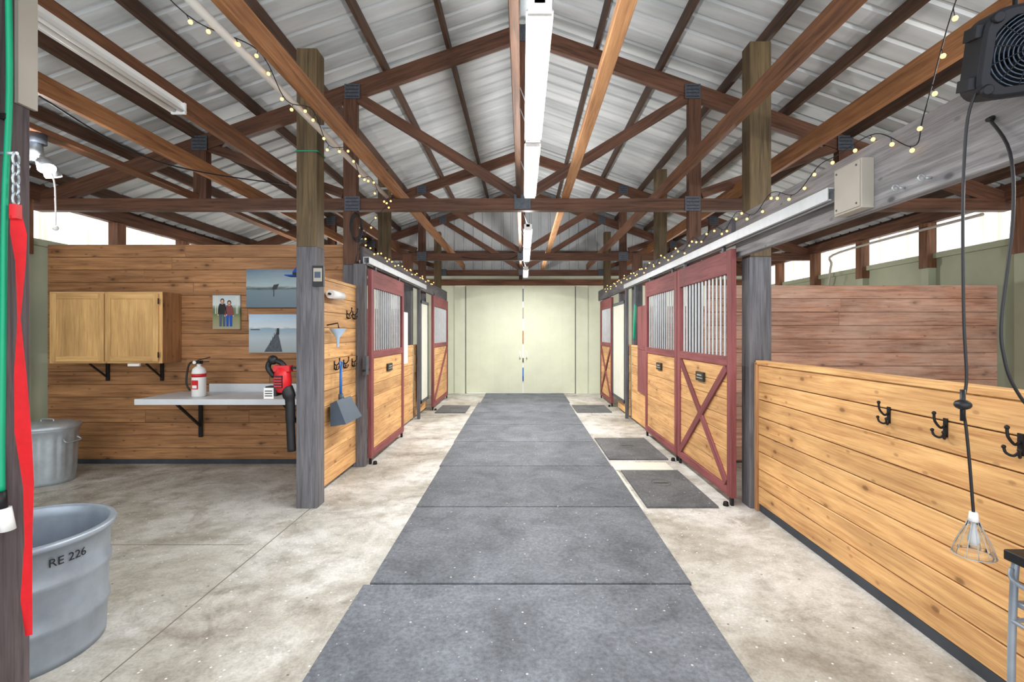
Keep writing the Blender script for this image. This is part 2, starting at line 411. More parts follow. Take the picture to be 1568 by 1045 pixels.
for s in (-1,1): post(s*1.91,9.2,.13,.13,3.9,2.2,W_BEAM).done(.005)
for s in (-1,1): post(s*1.91,10.9,.15,.14,3.72,2.3).done(.005)
b=B('timber_post'); b.box(-2.02,-1.83,1.62,1.8,0,3.9,wood('wood_dark_grey_post',srgb(66,58,62),srgb(104,94,98),.05,knots=False,rough=.8)); b.done(.006)
b=B('sign_board'); b.box(-1.829,-1.815,1.74,1.81,2.28,2.8,M_BOXG); b.done()

# header beams
b=B('header_beam'); b.box(1.82,1.872,.2,4.13,2.09,2.44,W_GREYL); b.done(.005)
b=B('header_beam'); b.box(1.79,1.832,4.14,YB-.15,2.2,2.43,W_GREY); b.done(.004)
b=B('header_beam'); b.box(-1.82,-1.78,5.42,YB-.15,2.2,2.42,W_GREY); b.done(.004)
for (x,y0,y1,s) in ((1.75,2.72,8.2,1),(-1.68,5.2,8.3,-1)):
    b=B('sliding_door_track')
    b.box(x-.03,x+.03,y0,y1,2.262,2.268,M_GALVB); b.box(x-.033,x-.028,y0,y1,2.2,2.268,M_GALVB); b.box(x+.028,x+.033,y0,y1,2.2,2.268,M_GALVB)
    b.box(x-.033,x-.012,y0,y1,2.197,2.202,M_GALVB); b.box(x+.012,x+.033,y0,y1,2.197,2.202,M_GALVB)
    y=y0+.1
    while y<y1:
        b.box(min(x,x+s*.055)-.0,max(x,x+s*.055),y,y+.04,2.268,2.28,M_GUSS); y+=.6
    b.done()

# ------------------------------------------------------------------ stall doors
def stall_door(s,X,y0,y1,brace=None,plaque=True,grille=True,hang=True,zt=2.15):
    b=B('stall_door')
    t=.045; xi=X; xo=X+s*t
    lo,hi=min(xi,xo),max(xi,xo)
    st=.085
    for a in (y0,y1-st): b.box(lo,hi,a,a+st,.07,zt,M_REDP)
    b.box(lo,hi,y0+st,y1-st,.07,.15,M_REDP)
    b.box(lo,hi,y0+st,y1-st,1.17,1.25,M_REDP)
    b.box(lo,hi,y0+st,y1-st,1.95,zt,M_REDP)
    bx0=X+s*.014; bx1=X+s*.038
    planks_y(b,min(bx0,bx1),max(bx0,bx1),y0+st,y1-st,.15,1.17,.145,W_GOLD,.004)
    n=max(5,int((y1-y0-2*st)/.085))
    for i in range(1,n):
        y=y0+st+(y1-y0-2*st)*i/n
        b.cyl((X+s*.022,y,1.25),(X+s*.022,y,1.95),.0095,.0095,M_GALVB,8,False)
    fx=X-s*.004
    ya,yb=y0+st+.02,y1-st-.02
    if brace=='X':
        b.beam((fx+s*.008,ya,1.15),(fx+s*.008,yb,.17),.075,.02,M_REDP,up=(1,0,0))
        b.beam((fx+s*.0095,ya,.17),(fx+s*.0095,yb,1.15),.075,.02,M_REDP,up=(1,0,0))
    elif brace=='/':
        b.beam((fx+s*.008,ya,.17),(fx+s*.008,yb,1.15),.075,.02,M_REDP,up=(1,0,0))
    if plaque:
        ym=(y0+y1)/2
        x2=X-s*.006
        b.box(min(x2-s*.004,x2+s*.02),max(x2-s*.004,x2+s*.02),ym-.1,ym+.1,.98,1.07,M_PLATE)
        b.box(min(x2-s*.006,x2),max(x2-s*.006,x2),ym-.08,ym+.08,1.005,1.015,M_BOXG); b.box(min(x2-s*.006,x2),max(x2-s*.006,x2),ym-.06,ym+.06,1.03,1.045,M_BOXG)
    if hang:
        for yy in (y0+.2,y1-.2):
            b.box(lo+.01,hi-.01,yy-.02,yy+.02,zt,2.2,M_GUSS)
    b.box(lo+.01,hi-.01,y0+.02,y0+.06,.0,.07,M_IRON); b.box(lo+.01,hi-.01,y1-.06,y1-.02,.0,.07,M_IRON)
    b.cyl((X-s*.03,y0+.03,0),(X-s*.03,y0+.03,.035),.025,.02,M_IRON,12)
    b.done(.003)
stall_door(1,1.735,4.02,5.42,'X'); stall_door(1,1.735,5.44,6.84,None)
stall_door(1,1.735,9.45,10.8,'X',False)
stall_door(-1,-1.655,5.3,6.75,None)
stall_door(-1,-1.655,9.0,10.75,'/',False)

def fixed_panel(s,X,y0,y1,zt,mat=W_GOLD,cap=True):
    b=B('stall_front_panel'); planks_y(b,min(X,X+s*.03),max(X,X+s*.03),y0,y1,.05,zt,.143,mat,.004)
    if cap: b.box(min(X-s*.005,X+s*.04),max(X-s*.005,X+s*.04),y0,y1,zt,zt+.03,mat)
    b.done(.003)
fixed_panel(1,1.80,6.92,7.97,1.22); fixed_panel(-1,-1.8,6.8,7.95,1.22)
fixed_panel(1,1.80,8.15,9.1,1.22); fixed_panel(-1,-1.8,8.15,9.1,1.22)
fixed_panel(-1,-1.8,4.15,5.22,1.93)
for s,X,y0,y1 in ((1,1.74,8.2,9.3),(-1,-1.72,8.15,8.8)):
    b=B('hinged_gate'); b.box(min(X,X+s*.03),max(X,X+s*.03),y0,y1,.25,2.0,M_PALE)
    for a in (y0,y1-.05): b.box(min(X-s*.01,X),max(X-s*.01,X),a,a+.05,.25,2.0,M_GUSS)
    b.box(min(X-s*.01,X),max(X-s*.01,X),y0,y1,1.95,2.0,M_GUSS); b.box(min(X-s*.01,X),max(X-s*.01,X),y0,y1,.25,.3,M_GUSS)
    b.box(min(X,X+s*.05),max(X,X+s*.05),y0-.05,y0-.005,0,2.19,W_GREY)
    b.done()
b=B('stall_window_shutter'); b.box(1.775,1.793,6.93,7.45,.55,1.85,M_REDP); b.box(1.768,1.776,6.95,7.4,1.2,1.26,M_REDP); b.done()
b=B('paper_notice'); b.box(-1.712,-1.708,6.85,7.2,1.0,1.75,M_WHITE); b.box(-1.79,-1.712,6.99,7.05,1.3,1.36,M_GUSS); b.done()
b=B('hanging_halter'); b.tube(smooth_path([(1.78,7.6,1.9),(1.76,7.58,1.6),(1.76,7.62,1.35),(1.78,7.68,1.6),(1.78,7.62,1.9)]),.018,M_HOSE); b.box(1.77,1.80,7.57,7.65,1.88,2.2,M_GUSS); b.done()
b=B('door_latch'); b.box(-1.70,-1.66,5.14,5.22,1.0,1.2,M_GUSS); b.cyl((-1.68,5.1,1.05),(-1.68,5.29,1.05),.012,.012,M_IRON); b.done()
b=B('timber_post'); b.box(-1.83,-1.70,5.225,5.29,0,2.2,W_GREY); b.done(.004)

# right half wall
b=B('stall_half_wall')
planks_y(b,1.92,1.945,.6,3.93,.06,1.19,.1413,W_GOLD,.006)
b.box(1.905,1.99,.6,3.95,1.19,1.225,W_GOLD); b.box(1.905,1.98,3.93,3.975,.0,1.21,W_LITE)
b.box(1.925,1.975,.6,3.93,0,.06,M_DARKR); b.box(1.946,1.98,.6,3.93,.06,1.19,W_PURL)
b.done(.004)

# ------------------------------------------------------------------ mats
b=B('rubber_floor_mat')
ys=[-.9,.32,1.55,2.76,3.98,5.2,6.36,7.55,8.75,9.95,11.15,11.5]
for i,(a,c) in enumerate(zip(ys,ys[1:])):
    j=random.uniform(-.03,.03); b.box(-.89+j,.96+j*.6,a+.010,c-.010,0,.018,M_MAT)
b.done(.004)
for (x0,x1,y0,y1) in ((1.03,1.62,3.99,5.05),(.985,1.66,5.5,6.6),(.985,1.62,8.75,9.6),(-1.58,-1.03,8.7,9.55)):
    b=B('doorway_mat'); b.box(x0,x1,y0,y1,0,.016,M_MATD)
    cx,cy=(x0+x1)/2,(y0+y1)/2
    n=28
    b.tube([(cx+.09*math.cos(6.2832*i/n),cy+.10*math.sin(6.2832*i/n)+.1,.0155) for i in range(n+1)],.002,M_PLATE,6)
    b.box(cx-.07,cx+.07,cy+.08,cy+.11,.016,.0165,M_PLATE)
    b.done(.003)
b=B('lime_strip'); b.box(.98,1.0,3.98,5.06,0,.002,M_PALE); b.box(.98,1.6,5.1,5.4,0,.0015,M_PALE); b.done()

# ------------------------------------------------------------------ cabinet
b=B('wall_cabinet')
X0,X1,Y0,Y1,Z0,Z1=-4.94,-3.78,5.07,5.355,1.13,1.88
b.box(X0,X1,Y0,Y1,Z0,Z1,W_TACK); 
b.box(X0-.01,X1+.01,Y0-.012,Y0,Z0,Z0+.04,W_CAB); b.box(X0-.01,X1+.01,Y0-.012,Y0,Z1-.04,Z1,W_CAB)
for x in (X0-.01,X1-.03,(X0+X1)/2-.02): b.box(x,x+.04,Y0-.013,Y0,Z0,Z1,W_CAB)
for a,c in ((X0+.02,-4.368),(-4.352,X1-.02)):
    z0,z1=Z0+.02,Z1-.02; yf=Y0-.033
    b.box(a,c,yf+.008,Y0-.013,z0,z1,W_CAB)
    for q in ((a,a+.055,z0,z1),(c-.055,c,z0,z1),(a+.055,c-.055,z0,z0+.055),(a+.055,c-.055,z1-.055,z1)): b.box(q[0],q[1],yf,yf+.008,q[2],q[3],W_CAB)
for x in (-3.79,):
    for z in (1.22,1.78): b.cyl((x,Y0-.04,z-.03),(x,Y0-.04,z+.03),.007,.007,M_IRON)
for x in (-4.6,-4.0):
    b.box(x,x+.03,5.33,5.355,.92,1.13,M_IRON); b.beam((x+.015,5.35,.95),(x+.015,5.12,1.12),.02,.015,M_IRON)
b.box(-4.12,-4.0,Y0-.03,Y0-.005,1.10,1.128,M_WHITE)
b.done(.002)
# counter
b=B('wall_mounted_counter')
b.box(-3.79,-2.2,4.72,5.355,.76,.80,M_COUNTER); b.box(-3.79,-2.2,4.715,4.735,.745,.802,M_COUNTER); b.box(-3.45,-2.2,5.32,5.34,.80,.89,M_COUNTER)
for x in (-3.55,-2.45):
    b.box(x-.02,x+.02,5.32,5.34,.30,.76,M_IRON); b.beam((x,5.33,.42),(x,4.92,.75),.03,.02,M_IRON); b.box(x-.02,x+.02,4.85,5.34,.745,.76,M_IRON)
b.done(.003)
# fire extinguisher
b=B('fire_extinguisher'); c=(-3.30,4.93,.80)
b.lathe(c,[(.001,0),(.058,0),(.064,.01),(.064,.25),(.055,.285),(.03,.305),(.02,.31),(.02,.34),(.001,.34)],M_WHITE,28)
b.lathe(c,[(.0642,.2),(.0652,.2),(.0652,.235),(.0642,.235)],M_RED,28)
b.box(c[0]-.03,c[0]+.03,c[1]-.067,c[1]-.06,c[2]+.08,c[2]+.17,M_RED)
b.box(c[0]-.022,c[0]+.022,c[1]-.069,c[1]-.066,c[2]+.09,c[2]+.12,M_WHITE)
b.box(c[0]-.025,c[0]+.025,c[1]-.025,c[1]+.025,1.135,1.165,M_IRON)
b.beam((c[0]-.01,c[1],1.17),(c[0]+.11,c[1],1.20),.02,.008,M_IRON); b.beam((c[0]-.01,c[1],1.15),(c[0]+.10,c[1],1.155),.02,.008,M_IRON)
b.tube(smooth_path([(c[0]-.02,c[1],1.155),(c[0]-.09,c[1],1.14),(c[0]-.12,c[1],1.05),(c[0]-.12,c[1]-.01,.93),(c[0]-.09,c[1],.86)]),.009,M_BLACK)
b.cyl((c[0]-.02,c[1]-.03,1.15),(c[0]-.02,c[1]-.045,1.15),.016,.016,M_WHITE)
b.done()

# pictures
def picmat(name,stops):
    m,nt,b=newmat(name); tc=nt.nodes.new('ShaderNodeTexCoord'); sp=nt.nodes.new('ShaderNodeSeparateXYZ')
    nt.links.new(tc.outputs['Generated'],sp.inputs[0]); n=noise(nt,mapping(nt,tc.outputs['Generated'],(2,1,9)),3,5)
    a=nt.nodes.new('ShaderNodeMath'); a.operation='MULTIPLY_ADD'; nt.links.new(n.outputs[0],a.inputs[0]); a.inputs[1].default_value=.12; nt.links.new(sp.outputs[2],a.inputs[2])
    s=nt.nodes.new('ShaderNodeMath'); s.operation='SUBTRACT'; nt.links.new(a.outputs[0],s.inputs[0]); s.inputs[1].default_value=.06
    r=ramp(nt,stops); nt.links.new(s.outputs[0],r.inputs[0]); nt.links.new(r.outputs[0],b.inputs['Base Color']); b.inputs['Roughness'].default_value=.35
    return m
P1=picmat('print_field',[(0,srgb(160,150,124)),(.3,srgb(132,136,98)),(.5,srgb(90,106,74)),(.62,srgb(104,122,98)),(.72,srgb(200,206,208)),(1,srgb(178,188,192))])
P2=picmat('print_dark_lake',[(0,srgb(92,110,124)),(.45,srgb(104,124,134)),(.5,srgb(60,72,72)),(.56,srgb(150,168,172)),(1,srgb(70,98,120))])
P3=picmat('print_sea',[(0,srgb(160,168,172)),(.4,srgb(178,190,198)),(.62,srgb(138,166,184)),(.66,srgb(208,216,222)),(1,srgb(158,188,214))])
def picture(x0,x1,z0,z1,m,kind):
    b=B('wall_picture'); b.box(x0,x1,5.335,5.358,z0,z1,m)
    cx=(x0+x1)/2; y=5.333
    def q(a,c,d,e,mm): b.box(a,c,y-.001,y+.001,d,e,mm)
    def poly(pts,mm,k=0): b.face([b.av((cx+px,y-k*.0006,z0+pz)) for px,pz in pts],mm)
    if kind=='people':
        for dx,top,leg,hair,hh in ((-.042,M_BLACK,M_PAN,W_PURL,1.12),(.034,M_REDP,M_NAVY,M_BLACK,1.04)):
            def S(pts): return [(dx+px*1.15,.03+pz*hh) for px,pz in pts]
            poly(S([(-.028,0),(-.006,0),(-.002,.13),(-.03,.13)]),leg); poly(S([(.006,0),(.028,0),(.03,.13),(.002,.13)]),leg)
            poly(S([(-.032,.12),(.032,.12),(.034,.2),(.026,.226),(-.026,.226),(-.034,.2)]),top,1)
            poly(S([(-.034,.2),(-.026,.22),(-.036,.12),(-.046,.12)]),top,2); poly(S([(.026,.22),(.034,.2),(.046,.12),(.036,.12)]),top,2)
            poly(S([(-.046,.105),(-.036,.105),(-.036,.122),(-.046,.122)]),M_SKIN,3); poly(S([(.036,.105),(.046,.105),(.046,.122),(.036,.122)]),M_SKIN,3)
            poly([(dx+.023*math.cos(t*.5236),.03+.252*hh+.028*math.sin(t*.5236)) for t in range(12)],hair,1)
            poly([(dx+.0155*math.cos(t*.5236),.03+.247*hh+.020*math.sin(t*.5236)) for t in range(12)],M_SKIN,2)
            poly(S([(-.007,.218),(.007,.218),(.006,.235),(-.006,.235)]),M_SKIN,2)
        for t in (-.12,-.1,.11,.125): q(cx+t,cx+t+.007,z0+.17,z1-.01,M_PALE)
    if kind=='bird':
        b.quad([(cx-.02,y,z0+.2),(cx+.03,y,z0+.2),(cx+.06,y,z0+.26),(cx+.0,y,z0+.25)],M_BLACK); q(cx-.003,cx+.004,z0+.12,z0+.2,M_BLACK)
    if kind=='pier':
        b.quad([(cx-.12,y,z0+.01),(cx+.08,y,z0+.01),(cx+.03,y,z0+.235),(cx+.022,y,z0+.235)],M_GUSS)
        for i in range(4): q(cx-.05+i*.02,cx-.046+i*.02,z0+.08+i*.04,z0+.14+i*.04,M_BLACK)
        q(cx+.02,cx+.045,z0+.2,z0+.27,M_BLACK); q(x0+.02,x0+.12,z0+.25,z0+.262,M_GUSS)
    b.done()
picture(-3.42,-3.12,1.49,1.865,P1,'people'); picture(-3.05,-2.44,1.73,2.15,P2,'bird'); picture(-3.02,-2.44,1.23,1.655,P3,'pier')

# trash can
b=B('galvanized_trash_can'); c=(-4.62,4.70,0)
def wob(t,z): return 1+ (.018*(1 if math.sin(t*16)>0 else -1) if .1<z<.45 else 0)
b.lathe(c,[(.001,.0),(.20,.0),(.205,.03),(.208,.06),(.212,.12),(.226,.42),(.232,.5),(.240,.51),(.242,.53),(.235,.54)],M_GALV,96,wob=wob)
b.lathe(c,[(.248,.525),(.254,.54),(.248,.56),(.2,.572),(.19,.58),(.1,.59),(.001,.593)],M_GALV,48)
b.tube(smooth_path([(c[0]-.06,c[1],.588),(c[0]-.05,c[1],.61),(c[0]+.05,c[1],.61),(c[0]+.06,c[1],.588)]),.007,M_GALV)
for s in (-1,1):
    b.tube(smooth_path([(c[0]+s*.226,c[1]-.07,.43),(c[0]+s*.258,c[1]-.07,.40),(c[0]+s*.26,c[1]+.07,.40),(c[0]+s*.226,c[1]+.07,.43)]),.007,M_GALV)
b.done()

# stock tank
b=B('stock_tank'); tc_=(-2.30,2.2,0); 
R=.33
b.lathe(tc_,[(.001,.02),(R-.03,.02),(R-.028,.0),(R-.022,.0),(R-.02,.03),(R-.016,.15),(R-.006,.165),(R-.006,.185),(R-.014,.2),(R-.010,.34),(R+.0,.355),(R+.0,.375),(R-.008,.39),(R-.002,.52),(R+.012,.525),(R+.02,.54),(R+.012,.555),(R-.004,.555),(R-.012,.545),(R-.014,.50),(R-.02,.2),(R-.03,.05),(.001,.03)],M_TANK,72)
b.done()
fc=bpy.data.curves.new('lettering','FONT'); fc.body='RE 226'; fc.size=.05; fc.extrude=.0006
to=bpy.data.objects.new('tmp',fc); COL.objects.link(to); bpy.context.view_layer.update()
dg=bpy.context.evaluated_depsgraph_get(); me=bpy.data.meshes.new_from_object(to.evaluated_get(dg)); bpy.data.objects.remove(to)
a0=math.radians(-14)
for v in me.vertices:
    a=a0+(v.co.x-.08)/(R); zz=.452+v.co.y; rr_=R-.002+v.co.z+.0022
    v.co=Vector((tc_[0]+rr_*math.cos(a),tc_[1]+rr_*math.sin(a),zz))
me.materials.clear(); me.materials.append(M_BLACK)
lt=bpy.data.objects.new('tank_lettering',me); COL.objects.link(lt)
lt.parent=bpy.data.objects['stock_tank']

# hose, strap, chain on foreground post
b=B('garden_hose'); b.tube(smooth_path([(-1.81,1.70,2.75),(-1.81,1.705,2.3),(-1.81,1.69,1.9),(-1.81,1.685,1.5),(-1.81,1.68,1.1),(-1.81,1.68,.9)]),.0095,M_HOSE,10)
b.cyl((-1.81,1.68,.9),(-1.81,1.68,.84),.013,.016,M_IRON); b.cyl((-1.805,1.685,.84),(-1.80,1.69,.76),.018,.022,M_WHITE); b.box(-1.829,-1.81,1.69,1.71,2.2,2.22,M_IRON)
b.done()
b=B('lead_strap')
zs=[1.86,1.8,1.7,1.5,1.3,1.1,.9,.7,.5,.36]; yc=[1.695,1.70,1.705,1.705,1.712,1.715,1.735,1.74,1.73,1.735]; hw=[.012,.022,.018,.014,.018,.022,.026,.018,.012,.008]
rows=[]
for z,y,h in zip(zs,yc,hw):
    rows.append([b.av((-1.775+.010*math.sin(z*9+k*2),y+h*(k-1),z)) for k in range(3)])
for a,c in zip(rows,rows[1:]):
    for k in range(2): b.face([a[k],a[k+1],c[k+1],c[k]],M_REDS,None,True)
b.box(-1.79,-1.765,1.685,1.705,1.85,1.9,M_RED)
for i in range(5):
    z=1.92+i*.035; n=10
    pl=[((-1.777+(.011*math.cos(6.283*k/n) if i%2 else 0)),1.695+(0 if i%2 else .011*math.cos(6.283*k/n)),z+.022*math.sin(6.283*k/n)) for k in range(n+1)]
    b.tube(pl,.004,M_GALV,6)
b.cyl((-1.829,1.695,2.08),(-1.772,1.695,2.08),.006,.006,M_GALV)
b.done()

# hooks
def hook(x,y,z,s,k=1.0):
    b=B('coat_hook')
    b.box(min(x,x+s*.005),max(x,x+s*.005),y-.011,y+.011,z-.05*k,z+.05*k,M_IRON)
    b.tube(smooth_path([(x+s*.005,y,z+.01),(x+s*.03*k,y,z-.0),(x+s*.06*k,y,z+.035*k),(x+s*.065*k,y,z+.075*k)]),.0055,M_IRON,8); b.ball((x+s*.065*k,y,z+.078*k),.009,M_IRON)
    for d in (-1,1):
        b.tube(smooth_path([(x+s*.004,y,z-.03*k),(x+s*.02*k,y+d*.012,z-.055*k),(x+s*.04*k,y+d*.025,z-.045*k),(x+s*.045*k,y+d*.03,z-.02*k)]),.005,M_IRON,8); b.ball((x+s*.045*k,y+d*.03,z-.018*k),.008,M_IRON)
    b.done()
for y in (2.53,2.19,1.86): hook(1.92,y,1.02,-1,.85)
for y in (4.62,4.86,5.1): hook(-1.8,y,1.14,1,.8)
for y in (4.95,5.12): hook(-1.8,y,1.64,1,.8)
# scoop
b=B('manure_scoop')
b.tube([(-1.735,4.62,1.12),(-1.73,4.6,.85)],.013,M_BLUE,10); b.tube(smooth_path([(-1.735,4.62,1.1),(-1.74,4.66,1.16),(-1.74,4.60,1.17),(-1.735,4.61,1.1)]),.008,M_BLUE)
P=[(-1.70,4.42,.83),(-1.70,4.78,.83),(-1.60,4.82,.62),(-1.60,4.38,.62)]
Q=[(-1.76,4.42,.80),(-1.76,4.78,.80),(-1.74,4.82,.60),(-1.74,4.38,.60)]
b.quad(P,M_PAN); b.quad(Q[::-1],M_PAN); b.quad([P[0],P[3],Q[3],Q[0]],M_PAN); b.quad([P[1],Q[1],Q[2],P[2]],M_PAN); b.quad([P[0],Q[0],Q[1],P[1]],M_PAN); b.quad([P[3],P[2],Q[2],Q[3]],M_PAN)
b.cyl((-1.73,4.6,.87),(-1.72,4.6,.8),.022,.03,M_PAN)
b.done()
b=B('plastic_funnel'); b.lathe((-1.70,4.45,1.42),[(.012,-.1),(.014,-.02),(.07,.06),(.074,.07)],plain('pale_blue_plastic',srgb(170,195,220),.4),24); b.tube([(-1.8,4.45,1.52),(-1.70,4.45,1.54),(-1.69,4.45,1.49)],.006,M_IRON); b.done()
b=B('baseball_cap'); b.lathe((-1.95,4.3,1.95),[(.09,0),(.088,.04),(.06,.08),(.001,.095)],M_NAVY,20); b.box(-2.06,-1.95,4.18,4.3,1.945,1.955,M_NAVY); b.box(-1.97,-1.82,4.14,4.2,1.95,1.97,M_IRON); b.done()
b=B('paper_towel_roll'); b.cyl((-1.73,4.35,1.8),(-1.73,4.62,1.8),.04,.04,M_WHITE,24); b.cyl((-1.73,4.32,1.8),(-1.73,4.66,1.8),.01,.01,M_IRON); b.box(-1.8,-1.72,4.64,4.66,1.79,1.84,M_IRON); b.done()
# leaf blower
b=B('leaf_blower')
cx,cy=-1.985,4.0
b.lathe((cx,cy,1.06),[(.001,-.11),(.045,-.1),(.068,-.05),(.07,.0),(.062,.06),(.04,.1),(.001,.11)],M_RED,20)
b.box(cx-.03,cx+.03,cy-.078,cy-.06,1.0,1.1,M_BLACK)
for i in range(4): b.box(cx-.03,cx+.03,cy-.082,cy-.078,1.01+i*.022,1.02+i*.022,M_RED)
b.tube(smooth_path([(cx+.04,cy,1.12),(cx-.01,cy,1.2),(cx-.09,cy,1.22),(cx-.12,cy,1.16),(cx-.07,cy,1.09)]),.022,M_BLACK,10)
b.ball((cx-.08,cy,1.225),.04,M_BLACK,12); b.box(cx-.06,cx+.07,cy-.035,cy+.035,1.13,1.18,M_RED)
b.tube(smooth_path([(cx+.03,cy,1.0),(cx+.06,cy,.9),(cx+.065,cy,.7),(cx+.075,cy,.47)]),[.05]*6+[.038]*6+[.034]*7,M_BLACK,14)
b.box(cx-.12,cx-.03,cy-.045,cy+.045,.93,1.01,M_BLACK); b.box(cx-.13,cx-.05,cy-.05,cy-.047,.91,1.0,M_WHITE)
for i in range(3): b.box(cx-.12,cx-.06,cy-.052,cy-.05,.93+i*.02,.937+i*.02,M_IRON)
b.box(cx+.03,cx+.118,cy-.01,cy+.01,1.15,1.17,M_IRON)
b.done()
b=B('digital_thermometer'); b.box(-1.72,-1.63,3.955,3.984,1.83,2.0,M_BLACK); b.box(-1.71,-1.64,3.95,3.956,1.87,1.98,M_BOXG); b.box(-1.70,-1.65,3.948,3.951,1.9,1.95,M_PAN); b.done(.004)
# coiled cable at truss post
b=B('coiled_cable')
for k in range(3):
    b.tube(smooth_path([(-1.82+.06*math.cos(t)+.01*k,5.27-.008*k,2.62+.14*math.sin(t)-.02*k) for t in [i*.7854 for i in range(9)]],3),.006,M_BLACK,6)
b.cyl((-1.82,5.315,2.75),(-1.82,5.25,2.76),.008,.008,M_IRON); b.tube(smooth_path([(-1.78,5.27,2.5),(-1.8,5.27,2.3),(-1.83,5.27,2.2)]),.006,M_BLACK,6)
b.done()

# junction box
b=B('junction_box'); b.box(1.755,1.82,2.5,2.72,2.1,2.36,M_BOXG); b.box(1.748,1.756,2.51,2.71,2.11,2.35,M_BOXG)
for y in (2.53,2.69):
    for z in (2.13,2.33): b.cyl((1.744,y,z),(1.75,y,z),.006,.006,M_GUSS,10)
b.done(.006)
b=B('screw_eye')
for y in (2.15,2.3): b.cyl((1.79,y,2.14),(1.82,y,2.14),.006,.006,M_GALV,8); b.tube([(1.775+.015*math.cos(t/8*6.283),y,2.14+.015*math.sin(t/8*6.283)) for t in range(9)],.004,M_GALV,6)
b.done()

# ------------------------------------------------------------------ light fixtures
def fluoro(x,y0,y1,z,lit=True,chain=True,wd=.052,e=34,up=.25):
    b=B('fluorescent_light_fixture')
    r=E_TUBE if lit else M_LREC
    b.box(x-.02,x+.02,y0,y1,z+.03,z+.07,M_WHITE)
    for s in (-1,1):
        b.quad([(x+s*.02,y0,z+.045),(x+s*.02,y1,z+.045),(x+s*wd,y1,z-.0),(x+s*wd,y0,z-.0)],M_WHITE)
        b.cyl((x+s*.024,y0+.03,z+.012),(x+s*.024,y1-.03,z+.012),.0155,.0155,r,12)
        for (ya,yb) in ((y0+.01,y0+.03),(y1-.03,y1-.01)): b.cyl((x+s*.024,ya,z+.012),(x+s*.024,yb,z+.012),.014,.014,M_GALV,10)
    for y in (y0,y1-.015): b.box(x-.045,x+.045,y,y+.015,z-.01,z+.06,M_WHITE)
    if chain:
        for y in (y0+.12,y1-.12): b.tube([(x,y,z+.07),(x-.08,y,2.93)],.003,M_GALV,6)
    b.done()
    if lit:
        ld=bpy.data.lights.new('fluorescent_light','AREA'); ld.shape='RECTANGLE'; ld.size=.012; ld.size_y=y1-y0-.1; ld.energy=e; ld.color=(1,.99,.97)
        lo=bpy.data.objects.new('fluoro_and_fill_light',ld); COL.objects.link(lo); lo.location=(x,(y0+y1)/2,z-.006)
        lu=bpy.data.lights.new('roof_fill_uplight','AREA'); lu.shape='RECTANGLE'; lu.size=.06; lu.size_y=y1-y0-.1; lu.energy=e*up; lu.color=(1,.99,.98)  # added fill aimed upward to lighten the roof, separate from the tubes
        lo=bpy.data.objects.new('fluoro_and_fill_light',lu); COL.objects.link(lo); lo.location=(x,(y0+y1)/2,z+.08); lo.rotation_euler=(math.pi,0,0)
ZF=2.65
for y0,y1,e,up in ((1.80,3.03,38,.24),(3.07,4.28,38,.24),(5.6,6.82,52,.4),(6.88,8.1,52,.45),(9.2,10.4,72,.5)): fluoro(.065,y0,y1,ZF,e=e,up=up)
fluoro(-2.2,1.6,3.1,2.86,False,False)
b=B('conduit_tube_light'); b.cyl((-1.475,-.5,2.93),(-1.475,5.25,2.93),.022,.022,M_LREC,12); 
for y in (.5,2,3.5,5.0): b.box(-1.48,-1.395,y,y+.03,2.94,2.955,M_GALV)
b.done()
b=B('junction_box'); b.box(-.01,.12,1.86,1.96,2.735,2.93,M_GALVB); b.done(.004)
# LED lamp upper left
b=B('motion_flood_lamp'); lc=(-3.62,3.6,2.66)
b.cyl((lc[0],lc[1],2.931),(lc[0],lc[1],2.86),.06,.06,M_GUSS,20); b.cyl((lc[0],lc[1],2.86),(lc[0],lc[1],2.74),.035,.05,M_GALV,20)
for dx,dy in ((-.11,0),(.09,-.03),(0,.1)):
    b.tube([(lc[0],lc[1],2.78),(lc[0]+dx,lc[1]+dy,2.72)],.014,M_GALV,8)
    b.cyl((lc[0]+dx*.9,lc[1]+dy,2.72),(lc[0]+dx*1.3,lc[1]+dy*1.3,2.66),.045,.055,M_GALV,18); b.cyl((lc[0]+dx*1.3,lc[1]+dy*1.3,2.66),(lc[0]+dx*1.34,lc[1]+dy*1.34,2.652),.05,.05,E_LED,18)
b.tube(smooth_path([(lc[0]+.05,lc[1]-.05,2.74),(lc[0]+.17,lc[1]-.05,2.6),(lc[0]+.19,lc[1]-.05,2.4),(lc[0]+.19,lc[1]-.05,2.24)]),.005,M_WHITE,6); b.ball((lc[0]+.19,lc[1]-.05,2.22),.02,M_WHITE)
b.done()
def ptl(loc,e,name='stall_fill_light',c=(1,.98,.95),r=.06):
    ld=bpy.data.lights.new(name,'POINT'); ld.energy=e; ld.shadow_soft_size=r; ld.color=c
    lo=bpy.data.objects.new(name,ld); COL.objects.link(lo); lo.location=loc
ptl((-3.62,3.5,2.58),22,'motion_flood_light',(.95,.98,1),.03)
ptl((3.7,2.0,2.5),90);  # unseen fill lights added to brighten the stalls, no fixtures modelled
for s in (-1,1):
    ptl((s*3.6,7.4,1.9),50); ptl((s*3.6,10.3,1.9),45)

